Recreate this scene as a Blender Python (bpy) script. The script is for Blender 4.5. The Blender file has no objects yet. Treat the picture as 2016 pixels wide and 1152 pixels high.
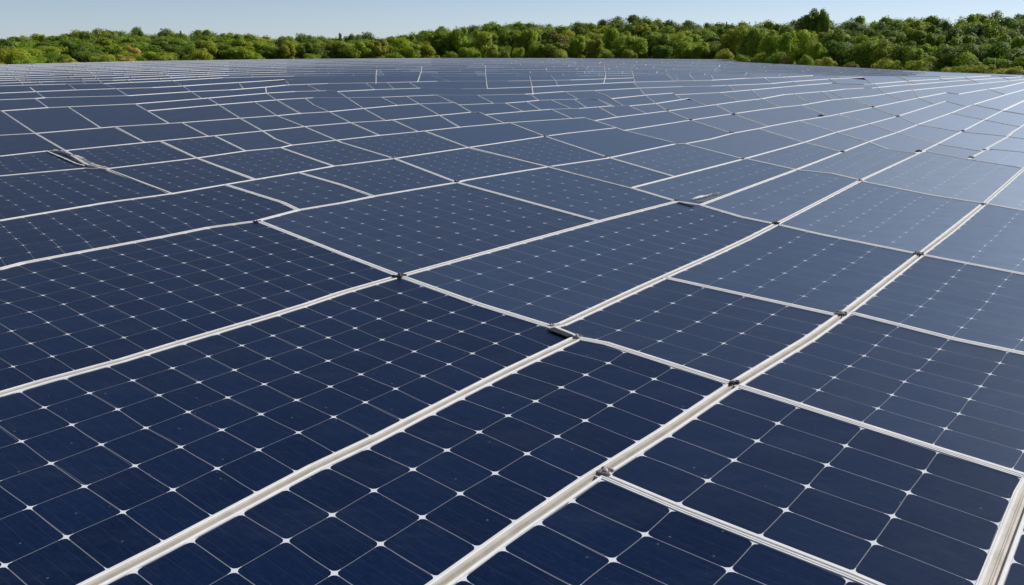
import bpy, bmesh, math, random
from mathutils import Vector, Matrix, noise

# ---------------------------------------------------------------- camera, world, sun, exposure
SC = bpy.context.scene
cam_d = bpy.data.cameras.new("camera"); cam = bpy.data.objects.new("camera", cam_d)
SC.collection.objects.link(cam); SC.camera = cam
cam_d.lens = 31.25; cam_d.sensor_width = 36.0; cam_d.clip_start = 0.05; cam_d.clip_end = 6000
cam.location = (0, 0, 3.0)
cam.rotation_euler = (math.radians(90) - math.atan((576.0-80.0)/1750.0), 0, 0)

SUN_EL, SUN_AZ = 38.0, 60.0          # azimuth clockwise from the view direction (+Y)
world = bpy.data.worlds.new("World"); SC.world = world; world.use_nodes = True
wn = world.node_tree; wn.nodes.clear()
sky = wn.nodes.new("ShaderNodeTexSky"); sky.sky_type = 'NISHITA'; sky.sun_disc = False
sky.sun_elevation = math.radians(SUN_EL); sky.sun_rotation = math.radians(SUN_AZ)
sky.air_density = 0.5; sky.dust_density = 0.1; sky.ozone_density = 3.5; sky.altitude = 100
bg = wn.nodes.new("ShaderNodeBackground"); bg.inputs[1].default_value = 0.082
wo = wn.nodes.new("ShaderNodeOutputWorld")
soft = wn.nodes.new("ShaderNodeHueSaturation"); soft.inputs['Saturation'].default_value = .70
wn.links.new(sky.outputs[0], soft.inputs['Color']); wn.links.new(soft.outputs[0], bg.inputs[0]); wn.links.new(bg.outputs[0], wo.inputs[0])

sd = bpy.data.lights.new("sun", 'SUN'); sun = bpy.data.objects.new("sun", sd); SC.collection.objects.link(sun)
sd.energy = 4.2; sd.angle = math.radians(0.5); sd.color = (1.0, 0.965, 0.91)
_e, _a = math.radians(SUN_EL), math.radians(SUN_AZ)
sdir = Vector((math.sin(_a)*math.cos(_e), math.cos(_a)*math.cos(_e), math.sin(_e)))
sun.rotation_euler = sdir.to_track_quat('Z', 'Y').to_euler()
sun.location = (60, -30, 60)
SC.view_settings.view_transform = 'Standard'; SC.view_settings.look = 'None'
SC.view_settings.exposure = 0.2; SC.view_settings.gamma = 1.0

# ---------------------------------------------------------------- helpers
COL = SC.collection
def tag(o, label=None, cat=None, group=None, kind=None):
    if label: o['label'] = label
    if cat: o['category'] = cat
    if group: o['group'] = group
    if kind: o['kind'] = kind
    return o
def mesh_obj(name, verts, faces, mat, parent=None, uvs=None, smooth=False):
    me = bpy.data.meshes.new(name); me.from_pydata([tuple(v) for v in verts], [], faces)
    if uvs is not None:
        uvl = me.uv_layers.new(name="cells")
        for li, l in enumerate(me.loops): uvl.data[li].uv = uvs[l.vertex_index]
    if smooth:
        for p in me.polygons: p.use_smooth = True
    if mat: me.materials.append(mat)
    me.update()
    o = bpy.data.objects.new(name, me); COL.objects.link(o)
    if parent: o.parent = parent
    return o
def empty(name, loc, rz=0.0):
    o = bpy.data.objects.new(name, None); o.location = loc; o.rotation_euler = (0, 0, rz)
    o.empty_display_size = .1; COL.objects.link(o); return o
def copy_tree(root, loc, rz, sc):
    r = root.copy(); COL.objects.link(r); r.location = loc; r.rotation_euler = (0, 0, rz); r.scale = sc
    for ch in root.children:
        c = ch.copy(); COL.objects.link(c); c.parent = r
    return r

class NT:
    def __init__(s, name):
        s.m = bpy.data.materials.new(name); s.m.use_nodes = True
        s.t = s.m.node_tree; s.t.nodes.clear()
        s.out = s.n('OutputMaterial'); s.p = s.n('BsdfPrincipled')
        s.l(s.p.outputs[0], s.out.inputs[0])
    def n(s, k, **kw):
        nd = s.t.nodes.new('ShaderNode'+k)
        for a, b in kw.items(): setattr(nd, a, b)
        return nd
    def l(s, a, b): s.t.links.new(a, b)
    def math(s, op, a, b=None, c=None, clamp=False):
        nd = s.n('Math', operation=op); nd.use_clamp = clamp
        for i, v in enumerate((a, b, c)):
            if v is None: continue
            if isinstance(v, (int, float)): nd.inputs[i].default_value = v
            else: s.l(v, nd.inputs[i])
        return nd.outputs[0]
    def mix(s, f, a, b):
        nd = s.n('Mix', data_type='RGBA')
        for i, v in ((0, f), (6, a), (7, b)):
            if isinstance(v, (int, float)): nd.inputs[i].default_value = v
            elif isinstance(v, tuple): nd.inputs[i].default_value = (*v, 1)
            else: s.l(v, nd.inputs[i])
        return nd.outputs[2]
    def ramp(s, v, stops):
        nd = s.n('ValToRGB'); e = nd.color_ramp.elements
        while len(e) < len(stops): e.new(.5)
        for i, (p, c) in enumerate(stops):
            e[i].position = p; e[i].color = (*c, 1) if isinstance(c, tuple) else (c, c, c, 1)
        s.l(v, nd.inputs[0]); return nd.outputs[0]
    def noise(s, vec, scale, detail=4, rough=.55):
        nd = s.n('TexNoise'); nd.inputs['Scale'].default_value = scale
        nd.inputs['Detail'].default_value = detail; nd.inputs['Roughness'].default_value = rough
        if vec is not None: s.l(vec, nd.inputs['Vector'])
        return nd.outputs[0]

def mat_cells():
    k = NT("solar_cells"); uv = k.n('UVMap'); uv.uv_map = "cells"
    geo = k.n('NewGeometry'); oi = k.n('ObjectInfo')
    # slightly wavy cell strings
    wn_ = k.n('TexNoise'); wn_.inputs['Scale'].default_value = 1.1; wn_.inputs['Detail'].default_value = 1
    k.l(geo.outputs['Position'], wn_.inputs['Vector'])
    sub = k.n('VectorMath', operation='SUBTRACT'); k.l(wn_.outputs['Color'], sub.inputs[0]); sub.inputs[1].default_value = (.5, .5, .5)
    scl = k.n('VectorMath', operation='SCALE'); k.l(sub.outputs[0], scl.inputs[0]); scl.inputs['Scale'].default_value = .09
    add = k.n('VectorMath', operation='ADD'); k.l(uv.outputs[0], add.inputs[0]); k.l(scl.outputs[0], add.inputs[1])
    sx = k.n('SeparateXYZ'); k.l(add.outputs[0], sx.inputs[0])
    su = k.n('SeparateXYZ'); k.l(uv.outputs[0], su.inputs[0])
    u, v = sx.outputs[0], sx.outputs[1]
    def dist(t):
        f = k.math('FRACT', t); return k.math('SUBTRACT', .5, k.math('ABSOLUTE', k.math('SUBTRACT', f, .5)))
    du, dv = dist(u), dist(v)
    # metric distances: a cell is about .38 x .54 m
    mu, mv = k.math('MULTIPLY', du, .40), k.math('MULTIPLY', dv, .54)
    fu = k.math('FLOOR', u); fv = k.math('FLOOR', v)
    cmb = k.n('CombineXYZ'); k.l(fu, cmb.inputs[0]); k.l(fv, cmb.inputs[1]); k.l(k.math('MULTIPLY', oi.outputs['Random'], 91), cmb.inputs[2])
    wnz = k.n('TexWhiteNoise', noise_dimensions='3D'); k.l(cmb.outputs[0], wnz.inputs[0])
    # rounded corner of every cell
    oc = k.n('SeparateColor'); k.l(oi.outputs['Color'], oc.inputs[0])
    ds, sv_, su_ = oc.outputs[0], oc.outputs[1], oc.outputs[2]
    R = k.math('MULTIPLY', ds, .050)
    qx = k.math('MAXIMUM', k.math('SUBTRACT', R, mu), 0.0); qy = k.math('MAXIMUM', k.math('SUBTRACT', R, mv), 0.0)
    ln = k.math('SQRT', k.math('ADD', k.math('MULTIPLY', qx, qx), k.math('MULTIPLY', qy, qy)))
    corner = k.math('MULTIPLY', k.math('GREATER_THAN', ln, k.math('SUBTRACT', R, .003)), k.math('GREATER_THAN', ds, .15))
    dia = k.math('LESS_THAN', k.math('ADD', mu, k.math('MULTIPLY', mv, .9)), k.math('MULTIPLY', ds, .034))
    lu = k.math('LESS_THAN', mu, .0034); lv = k.math('LESS_THAN', mv, .0030)
    corner = k.math('MULTIPLY', corner, k.math('MULTIPLY', k.math('LESS_THAN', mu, .050), k.math('LESS_THAN', mv, .050)))
    dot = k.math('MAXIMUM', corner, dia)
    line = k.math('MAXIMUM', k.math('MULTIPLY', lu, su_), k.math('MULTIPLY', lv, sv_))
    # fine fingers and busbars
    fing = k.math('MULTIPLY', k.math('SUBTRACT', k.math('FRACT', k.math('MULTIPLY', v, 26.0)), .5), 1)
    n1 = k.noise(geo.outputs['Position'], 2.3, 5, .65); n2 = k.noise(geo.outputs['Position'], 23, 4, .7)
    # streaky grime along the rows
    mp = k.n('Mapping'); mp.inputs['Scale'].default_value = (9, 1.0, 1); k.l(uv.outputs[0], mp.inputs[0])
    n3 = k.noise(mp.outputs[0], 3.2, 5, .7)
    cell = k.mix(k.ramp(n1, [(.3, 0.0), (.72, 1.0)]), (.0008, .0060, .028), (.0020, .0092, .037))
    cell = k.mix(k.math('MULTIPLY', wnz.outputs[0], .7), cell, (.0025, .0120, .048))
    cell = k.mix(k.ramp(n3, [(.42, 0.0), (.8, .32)]), cell, (.022, .038, .085))
    cell = k.mix(k.ramp(n2, [(.52, 0.0), (.8, .16)]), cell, (.05, .065, .10))
    bus = k.math('LESS_THAN', k.math('ABSOLUTE', k.math('SUBTRACT', k.math('FRACT', k.math('MULTIPLY', u, 3.0)), .5)), .012)
    cell = k.mix(k.math('MULTIPLY', bus, .13), cell, (.12, .14, .18))
    col = k.mix(k.math('MULTIPLY', line, .62), cell, (.31, .31, .33))
    # every so often a doubled ribbon beside the gap
    dbl = k.math('MULTIPLY', k.math('LESS_THAN', k.math('ABSOLUTE', k.math('SUBTRACT', mu, k.math('MULTIPLY', k.math('FRACT', k.math('MULTIPLY', v, .5)), .018))), .0016), k.math('GREATER_THAN', wnz.outputs[0], .82))
    col = k.mix(k.math('MULTIPLY', dbl, .35), col, (.35, .33, .33))
    col = k.mix(dot, col, (.66, .68, .72))
    # large dried smears of dust left by rain
    mp2 = k.n('Mapping'); mp2.inputs['Scale'].default_value = (.35, 1.3, 1); mp2.inputs['Rotation'].default_value = (0, 0, .5); k.l(geo.outputs['Position'], mp2.inputs[0])
    n4 = k.noise(mp2.outputs[0], 1.7, 6, .72)
    col = k.mix(k.ramp(n4, [(.5, 0.0), (.8, .06)]), col, (.17, .19, .23))
    # dried dirt specks
    vo = k.n('TexVoronoi'); vo.inputs['Scale'].default_value = 5.5; k.l(geo.outputs['Position'], vo.inputs['Vector'])
    speck = k.math('LESS_THAN', vo.outputs['Distance'], .045)
    col = k.mix(k.math('MULTIPLY', speck, .35), col, (.25, .24, .23))
    k.l(col, k.p.inputs['Base Color'])
    rg = k.math('ADD', k.math('MULTIPLY', n1, .16), .20)
    added_glare = oi.outputs['Alpha']  # per-panel strength of the glare put into reflectivity and tint
    k.l(k.math('ADD', k.math('MULTIPLY', n1, .10), k.math('ADD', .30, k.math('MULTIPLY', added_glare, .15))), k.p.inputs['Roughness'])
    k.l(k.math('ADD', 1.19, k.math('MULTIPLY', added_glare, 3.0)), k.p.inputs['IOR'])
    k.p.inputs['Specular IOR Level'].default_value = .5; k.l(k.mix(k.math('MULTIPLY', added_glare, 1.0, clamp=True), (.40, .66, 1.0), (.70, .83, 1.0)), k.p.inputs['Specular Tint'])   # blue anti-reflection tint, paler where glare is put in
    bp = k.n('Bump'); bp.inputs['Strength'].default_value = .04; bp.inputs['Distance'].default_value = .02
    k.l(k.noise(geo.outputs['Position'], 3.0, 3), bp.inputs['Height']); k.l(bp.outputs[0], k.p.inputs['Normal'])
    return k.m

def mat_simple(name, c1, c2, scale=20, rough=.5, metal=0.0, bump=.0, stretch=None):
    k = NT(name); tc = k.n('TexCoord'); vec = tc.outputs['Object']
    if stretch:
        mp = k.n('Mapping'); mp.inputs['Scale'].default_value = stretch; k.l(vec, mp.inputs[0]); vec = mp.outputs[0]
    n = k.noise(vec, scale, 5, .65)
    k.l(k.ramp(n, [(.3, c1), (.7, c2)]), k.p.inputs['Base Color'])
    k.l(k.math('ADD', k.math('MULTIPLY', n, .3), rough-.15), k.p.inputs['Roughness'])
    k.p.inputs['Metallic'].default_value = metal
    if bump:
        bp = k.n('Bump'); bp.inputs['Strength'].default_value = bump; bp.inputs['Distance'].default_value = .05
        k.l(n, bp.inputs['Height']); k.l(bp.outputs[0], k.p.inputs['Normal'])
    return k.m

M = {}
M['cells'] = mat_cells()
M['frame'] = mat_simple("frame_aluminium", (.62, .62, .625), (.76, .755, .74), 6, .62, .0)
M['rail'] = mat_simple("rail_galvanised", (.42, .39, .34), (.56, .52, .46), 5, .55, 0)
M['black'] = mat_simple("black_rubber", (.008, .008, .009), (.03, .028, .026), 40, .55)
M['steel'] = mat_simple("weathered_steel", (.10, .085, .07), (.30, .26, .22), 30, .45, .3)
M['cream'] = mat_simple("cream_aluminium", (.62, .57, .46), (.80, .76, .66), 12, .5, 0)
M['bark'] = mat_simple("bark", (.05, .04, .03), (.12, .10, .075), 6, .9)

def mat_leaf():
    k = NT("foliage"); oi = k.n('ObjectInfo'); geo = k.n('NewGeometry')
    n = k.noise(geo.outputs['Position'], .9, 3, .6)
    hs = k.n('HueSaturation'); k.l(oi.outputs['Color'], hs.inputs['Color'])
    wv = k.n('TexWhiteNoise', noise_dimensions='3D'); 
    at = k.n('Attribute', attribute_name='leaf'); k.l(at.outputs['Vector'], wv.inputs[0])
    k.l(k.math('ADD', k.math('MULTIPLY', wv.outputs[0], .035), .482), hs.inputs['Hue'])
    k.l(k.math('ADD', k.math('MULTIPLY', wv.outputs[0], .5), k.math('MULTIPLY', n, 1.5)), hs.inputs['Value'])
    k.l(hs.outputs[0], k.p.inputs['Base Color'])
    k.p.inputs['Roughness'].default_value = .6
    k.p.inputs['Specular IOR Level'].default_value = .25
    tr = k.n('BsdfTranslucent'); k.l(hs.outputs[0], tr.inputs[0])
    mx = k.n('MixShader'); mx.inputs[0].default_value = .5
    k.l(k.p.outputs[0], mx.inputs[1]); k.l(tr.outputs[0], mx.inputs[2]); k.l(mx.outputs[0], k.out.inputs[0])
    return k.m
M['leaf'] = mat_leaf()

def mat_ground():
    k = NT("meadow"); geo = k.n('NewGeometry'); P = geo.outputs['Position']
    a = k.noise(P, .12, 5); b = k.noise(P, 3.0, 5, .7)
    c = k.mix(k.ramp(a, [(.35, 0.0), (.65, 1.0)]), (.055, .085, .018), (.12, .125, .03))
    c = k.mix(k.ramp(b, [(.4, 0.0), (.7, .7)]), c, (.03, .05, .012))
    k.l(c, k.p.inputs['Base Color']); k.p.inputs['Roughness'].default_value = .95
    k.p.inputs['Specular IOR Level'].default_value = .1
    return k.m
M['ground'] = mat_ground()
# ---------------------------------------------------------------- layout of the array
# Seams between neighbouring panels, surveyed as lines (family A runs along the mounting
# rails, family B across them).  Coordinates are survey-picture units, turned into metres
# on the array plane by to_plane().
HOR, FOC, CX, CY, CAMH = 80.0, 1750.0, 1008.0, 576.0, 3.0
PITCH = math.atan((CY - HOR) / FOC)
def to_plane(px, py, z=0.0):
    a = (px - CX) / FOC; b = (CY - py) / FOC
    cp, sp = math.cos(PITCH), math.sin(PITCH)
    dy = cp + b * sp; dz = -sp + b * cp
    t = (z - CAMH) / dz
    return (a * t, dy * t)
def to_px(x, y, z=0.0):
    cp, sp = math.cos(PITCH), math.sin(PITCH)
    zz = z - CAMH
    dep = y * cp - zz * sp; up = y * sp + zz * cp
    return (CX + FOC * x / dep, CY - FOC * up / dep)

A_LINES = """
1477 2300,1724 1700,1950 1152,2016 974,2032 946
-460 2110,0 1781,500 1416,863 1152,896 1129,962 1082,1020 1040,1080 1000,1160 944,1189 926,1224 904,1305 853,1344 827,1396 792,1446 758,1511 719,1537 703,1566 685,1596 666,1642 634,1656 623,1691 598,1759 544,1804 508,1823 492,1867 460,1908 427,1934 405,1946 393,2016 332,2100 270,2460 20
-475 1478,-100 1295,196 1145,318 1082,401 1037,469 1001,542 961,618 922,689 889,735 867,793 836,894 784,955 754,1000 731,1063 701,1137 667
1082 651,1106 639,1158 615,1210 590,1260 567,1318 541,1344 530,1406 502,1476 469,1528 442,1691 357,1809 302,1837 288,1893 259.5,1938 236,1974 218,1991 209.6,2016 198,2100 160,2280 90
-480 903,0 777,87 751,174 728,240 710,337 680,431 652,517 627,601 601,672 577,741 557,787 544,887 516,1002 485,1176 437,1332 397
1379 404,1410 392,1566 335,1660 299,1712 279,1765 261.5,1806 246,1872 223,1912.5 207,1979 187,2016 177,2100 154,2300 120
-480 620,0 530,45 518,174 494,323 466,410 448.5,503.5 436,587 414,672 400,734.5 387,899 359.5
899 359.5,915 355.5,1071 330,1193 312.5,1328 284,1351 283,1400 274,1441.7 263,1492 254,1514.6 249,1574 238,1632 229,1700 215.6,1718 212,1805 194,1863 183,1887 186,1932 178,1975 171.7,2016 162,2100 148,2200 130
1243 369,1344 344.5,1462 314,1583.6 280.6,1646 261,1708.6 245,1768 229,1862 199.6
-480 490,0 434.7,121.5 414,205 400,323 384,337 382,441 364,587 340,656 327.5,672 326,776 312.6,922 291,1071 269,1120 262.5,1214 251
1229 257.3,1359.6 237,1420 228,1440 225,1495 217,1537 211.6,1575.6 208,1632 198,1666 194.8,1716 189.5,1786 179,1850 173,1939 164,2016 157,2100 149,2300 130
-480 374,0 347,166.7 331.7,208 333,385.5 312,483 297.6,552 291,573 286.5,672 275.5,748 267,821 260,904 251,1003.7 242,1123 234,1150 232
1170.6 238,1215 231,1273 224,1313.5 219,1391 209,1455 200,1499.7 195,1543 187,1629 180,1662 176,1700 174,1716 174,1764 169,1820 165,1874 160.5,2016 151,2100 147.5
-480 334,0 308,90 298,128.5 297,285 281,410 269,514 258.7,597 250,691 242,758 238,860 228,926 221.6,944 221.6
956 224.6,1029 220,1085.5 215.7,1140 214,1203 209,1239 209,1289.6 204.5,1331 198,1355 194.4
1329 187.8,1413 183,1479 177.7,1561 170,1638 164,1662 166,1700 166.5,1716 166,1775 161,1850 156,1950 149.5
-480 291,0 267,73 263,198 252.5,226 250,358 242,476 233,542 228.5,590 224,648 220.6,716 214,782 208,825 205,895 202.6
904 205,971 204,994 203.7,1036 200.5,1060 198,1138 195.6,1175 195.6
1205 193,1269 188,1325 183.7
-480 236,3.5 219,94 212.5,132 211,267 205,399 194.5,524 184,580 180.7,643 179,664 180.7,737 177,828 174,907 175.5,959 175,1048 171.8,1142 167,1248 162,1327 160,1400 158.5,1467 154.6,1540 152.5,1600 150
292 217,430 206.7,500 201,560 196,616.5 193,683.5 193,750.5 192,799.6 190,860 187.5,940 188,1032 186,1112 180.7,1169 178.8,1257 174,1343 171,1400 170,1519 165,1560 161,1631 156,1700 153
-480 211,0 197,67 194.5,89 193,251.5 189,375 181,453 177.5,524 172,563 168,645 165,765 163,860 160.5,1000 160,1123 158,1246 154
-480 200,0 184,71 181,149 177.7,228 175,300 173,359 170,418 166,503 161,580 156,649 154
-480 184,0 169.5,129 166,205 165,300 161,344 159,438 153.5,580 150,649 149.5,700 149.5,860 150,1000 150,1140 150,1243 149,1420 149,1550 149,1700 149.5,1850 151,1950 149.5,2016 151.5,2100 147.5
"""
B_LINES = """
1176 932,1197 941,1344 1004,1500 1065,1677 1134,2000 1272,2300 1410,2470 1490
1445 756,1584 802,1714 843,1851 887,2016 938,2470 1080
787 545,943 600,1082 643,1141 667,1193 677,1344 726,1445 756
700 1277,1640 1944
110 1190,413 1485
-430 890,-60 1274
-350 588,-180 667,-20 783
507 436,590 467.7,672 500.6,787 545
1306 546,1344 554.5,1480 585,1639 619.5,1656 620
1660 614,1677 617,1882 669,2016 697,2460 795
2260 735,2180 995
899 359.5,1000 387,1179 436
1332 397,1379 404,1459 427.7,1528 442,1615 462,1809 501,2016 540.6,2460 630
924 292,988 307,1095.7 333,1245 371,1332 397
545 228,598.7 249.6,672 281,776 312.6,899 359.5
483 297,552 291
552 291,656 326.5
587 340,672 364.6,735 387
443 364.6,555.6 399,587 413
316 279,385.5 311,500 352
208 334,337 382
3.5 219,69.5 263,128.5 297,173 326,208 334
134 211,198 252
227.5 251,285 280.6
267 205.6,331.7 242.4
358 242,410 269
422 267.5,483 297.6
410 194,472 233,517.5 258.7,542 274,575 286.5
69.5 195,94 212
59 172,87 193
133.7 166,150 177.4
201 164.5,229 175,252 188.5
339 159,359 169.5,376.7 181.4,397 194
522.6 172,524 184,546 198.5,592 224.6
500.5 201,545 228
600 194,618 207.5,649 221,691 242.4,747.5 267.3
683.5 193,715 214,759 238
773 237,823.4 259.6
837 259,922 291
750.5 192,782 208
799.6 190,825 205,865 227.6,905 251.4
858 187,884.6 199,895 202.6,928 221.6
944 221.6,993 242.6
1003.7 242,1073.6 269,1193 309,1328 348
940 188,971.7 204
994.8 203.7,1029 220
1032 186,1048 189.6,1060 198
1036.4 200.6,1064.7 217
1084 197,1114 209.4,1124 214.5
1112 180.7,1137 195.4
1085.5 215.7,1125.7 233.6
1129 195.5,1155.7 213
1169 178.8,1194.4 189,1227 209
1176 195.6,1208 210.5
1178 211,1215 231
1239 209.2,1273 224
1150 232,1170.6 238,1211 251,1228.6 257.3,1336 283.5
1347 283,1462 313,1470 313,1570 335,1639 342,1691 354,1705 359,1840.6 386,1934 400,1948 403,2016 415,2460 495
1243 137,1249.5 165,1258 174,1269 187,1291 204.5,1313.5 218.6,1359.6 237,1441.7 262.8
1325 183.7,1342 196.2
1356.6 194.4,1391 209.2
1409 207,1443 225,1513 249.5
1415 183,1455 200
1479.6 177.7,1499.7 195,1537 211.8
1432 168.8,1449 180.5
1502.7 151.7,1519 165
1563.7 185.7,1584.5 199,1597 204
1617 181,1632 191.5,1640 197.5
1630.6 180,1664 194.8
1577 208,1632 229
1674 194.5,1700 205,1718 212,1766.6 229.5,1806.8 246,1893 260,1984 269,2016 273.6,2460 330
1493.8 254,1573 278,1583.6 281,1658 299.5
1573 238.6,1646 261,1710 279.8,1750 294.5,1802 302,1823 298,1906.6 314,2004 329,2016 332
2020 331,2460 400
1651.5 226,1700 241,1716 246,1765 261.7,1839.5 282.5,1848 284,1932 298,1948 293.7,2016 300,2460 350
1744 185.5,1771 197,1778 199.5
1797 177.5,1799 183.6,1807 194,1841 206
1862 199.6,1903.5 210
1871 223.7,1936 236,2009 250
1914 207.5,1969 218,2016 226,2100 240,2460 290
1945 177,1979.5 187
720 164.2,737 177
761 163.2,776 176
805 162.5,824 174.3
603 166.5,629 178.6
664 180.7,684 193
955 128,956 150,957 160,959 175
1042 150,1047 171.6,1049 187
848 150,866 155,884 160.7
11 135,30 153,46 168
164 131,190 154,201 164.5
310 131,339.5 154.6
830 130,829 142,822 162
1144 127,1160 145
1189 127,1192 150,1188 165
1313 146,1327 160.2
1357 147,1368 159.5
1400 148.5,1404 158.4
1085 150,1093 159.5,1099 170.5
740 165,740 150,741 138
560 157.5,570 167.5
470 163.5,478 174.5
1545 150,1561 161,1572 169.5
1632 155.5,1650 165.5
1700 153,1716 166
1720 166,1742 186
1786 160.5,1803 168
1900 152.5,1928 166
1850 156,1870 161
1475 149,1487 154
1640 149.5,1655 155
1760 149.5,1790 160
1966 151,1990 159
1330 150,1335 160
"""
EXTRA_A = """
1906 315,1938 296,1985 269,1991 262,2016 246.6,2100 190,2300 80
1210 830,1210 830
"""
EDGE = [(-480,141),(0,128),(150,124),(300,120.5),(440,118.5),(580,116.7),(860,114.6),(1140,115),(1420,117.2),(1450.6,118.6),(1456,122.4),(1560,127.5),(1700,134.5),(1860,142.5),(2016,148),(2460,166)]

def parse(txt):
    out = []
    for ln in txt.strip().splitlines():
        pts = [tuple(map(float, p.split())) for p in ln.split(',')]
        if len(pts) > 1 and pts[0] != pts[-1]: out.append(pts)
    return out

def edge_y(x):
    for (a, b) in zip(EDGE, EDGE[1:]):
        if a[0] <= x <= b[0]:
            return a[1] + (b[1]-a[1])*(x-a[0])/(b[0]-a[0])
    return 150.0

def proj_seg(p, a, b):
    dx, dy = b[0]-a[0], b[1]-a[1]; L = dx*dx+dy*dy
    t = 0 if L == 0 else ((p[0]-a[0])*dx+(p[1]-a[1])*dy)/L
    t = min(1, max(0, t))
    q = (a[0]+t*dx, a[1]+t*dy)
    return q, math.hypot(p[0]-q[0], p[1]-q[1])

def planar_faces(lines):
    """lines: list of (pts, family). returns faces: list of [(x,y)], families of edges"""
    L = [[list(p) for p in pts] for pts, f in lines]; fam = [f for _, f in lines]
    orig = [[tuple(p) for p in pts] for pts, f in lines]
    def tol(y): return 2.2 + max(0, (y-150))*0.014
    # snap ends
    for i, pts in enumerate(L):
        for e in (0, -1):
            p = orig[i][e]; best = None
            for j, o in enumerate(orig):
                if j == i: continue
                for a, b in zip(o, o[1:]):
                    q, d = proj_seg(p, a, b)
                    atend = (math.hypot(q[0]-o[0][0], q[1]-o[0][1]) < .4*tol(p[1])) or (math.hypot(q[0]-o[-1][0], q[1]-o[-1][1]) < .4*tol(p[1]))
                    sc = d + (1.0*tol(p[1])*.5 if atend else 0)
                    if d < tol(p[1]) and (best is None or sc < best[0]): best = (sc, q, atend, j, o)
            if best:
                _, q, atend, j, o = best
                if atend:
                    t = o[0] if math.hypot(q[0]-o[0][0], q[1]-o[0][1]) < math.hypot(q[0]-o[-1][0], q[1]-o[-1][1]) else o[-1]
                    # average of the two ends
                    pts[e] = [round((t[0]+p[0])/2, 3), round((t[1]+p[1])/2, 3)]
                else:
                    n = orig[i][1] if e == 0 else orig[i][-2]
                    dx, dy = q[0]-n[0], q[1]-n[1]; l = math.hypot(dx, dy) or 1
                    pts[e] = [q[0]+dx/l*.7, q[1]+dy/l*.7]
    segs = []
    for i, pts in enumerate(L):
        for a, b in zip(pts, pts[1:]):
            segs.append((tuple(a), tuple(b), fam[i], i))
    cuts = [[0.0, 1.0] for _ in segs]
    for i in range(len(segs)):
        a, b, _, li = segs[i]
        ax0, ax1 = min(a[0], b[0]), max(a[0], b[0]); ay0, ay1 = min(a[1], b[1]), max(a[1], b[1])
        for j in range(i+1, len(segs)):
            c, d, _, lj = segs[j]
            if li == lj: continue
            if max(c[0], d[0]) < ax0-.01 or min(c[0], d[0]) > ax1+.01 or max(c[1], d[1]) < ay0-.01 or min(c[1], d[1]) > ay1+.01: continue
            r = (b[0]-a[0], b[1]-a[1]); s = (d[0]-c[0], d[1]-c[1])
            den = r[0]*s[1]-r[1]*s[0]
            if abs(den) < 1e-9: continue
            t = ((c[0]-a[0])*s[1]-(c[1]-a[1])*s[0])/den
            u = ((c[0]-a[0])*r[1]-(c[1]-a[1])*r[0])/den
            if -1e-6 <= t <= 1+1e-6 and -1e-6 <= u <= 1+1e-6:
                cuts[i].append(min(1, max(0, t))); cuts[j].append(min(1, max(0, u)))
    verts = []; grid = {}
    def vid(p):
        k = (int(p[0]//1), int(p[1]//1))
        for dx in (-1, 0, 1):
            for dy in (-1, 0, 1):
                for v in grid.get((k[0]+dx, k[1]+dy), ()):
                    if math.hypot(verts[v][0]-p[0], verts[v][1]-p[1]) < .45: return v
        verts.append(p); grid.setdefault(k, []).append(len(verts)-1); return len(verts)-1
    adj = {}; ef = {}
    for (a, b, f, _), cs in zip(segs, cuts):
        cs = sorted(set(cs)); ids = [vid((a[0]+(b[0]-a[0])*t, a[1]+(b[1]-a[1])*t)) for t in cs]
        for u, v in zip(ids, ids[1:]):
            if u == v: continue
            adj.setdefault(u, set()).add(v); adj.setdefault(v, set()).add(u)
            ef[(u, v)] = ef[(v, u)] = f
    ch = True
    while ch:
        ch = False
        for v in list(adj):
            if len(adj[v]) == 1:
                u = next(iter(adj[v])); adj[u].discard(v); del adj[v]; ch = True
            elif len(adj[v]) == 0: del adj[v]
    order = {}
    for v, ns in adj.items():
        order[v] = sorted(ns, key=lambda n: math.atan2(verts[n][1]-verts[v][1], verts[n][0]-verts[v][0]))
    seen = set(); faces = []
    for u in adj:
        for v in adj[u]:
            if (u, v) in seen: continue
            loop = []; a, b = u, v
            while (a, b) not in seen:
                seen.add((a, b)); loop.append(a)
                ns = order[b]; k = ns.index(a); c = ns[(k-1) % len(ns)]
                a, b = b, c
            ar = sum(verts[loop[k]][0]*verts[loop[(k+1) % len(loop)]][1]-verts[loop[(k+1) % len(loop)]][0]*verts[loop[k]][1] for k in range(len(loop)))/2
            if ar > 0: faces.append(([verts[q] for q in loop], [ef[(loop[k], loop[(k+1) % len(loop)])] for k in range(len(loop))], ar))
    return faces

random.seed(5)
ALN = parse(A_LINES) + parse(EXTRA_A); BLN = parse(B_LINES)
BOX = (-460, 2440, 2300)
lines = [(p, 'A') for p in ALN] + [(p, 'B') for p in BLN]
lines.append(([(BOX[0], 130), (BOX[0], BOX[2])], 'B'))
lines.append(([(BOX[1], 100), (BOX[1], BOX[2])], 'B'))
lines.append(([(BOX[0]-10, BOX[2]-10), (BOX[1]+10, BOX[2]-10)], 'A'))
lines.append((EDGE, 'A'))
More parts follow.
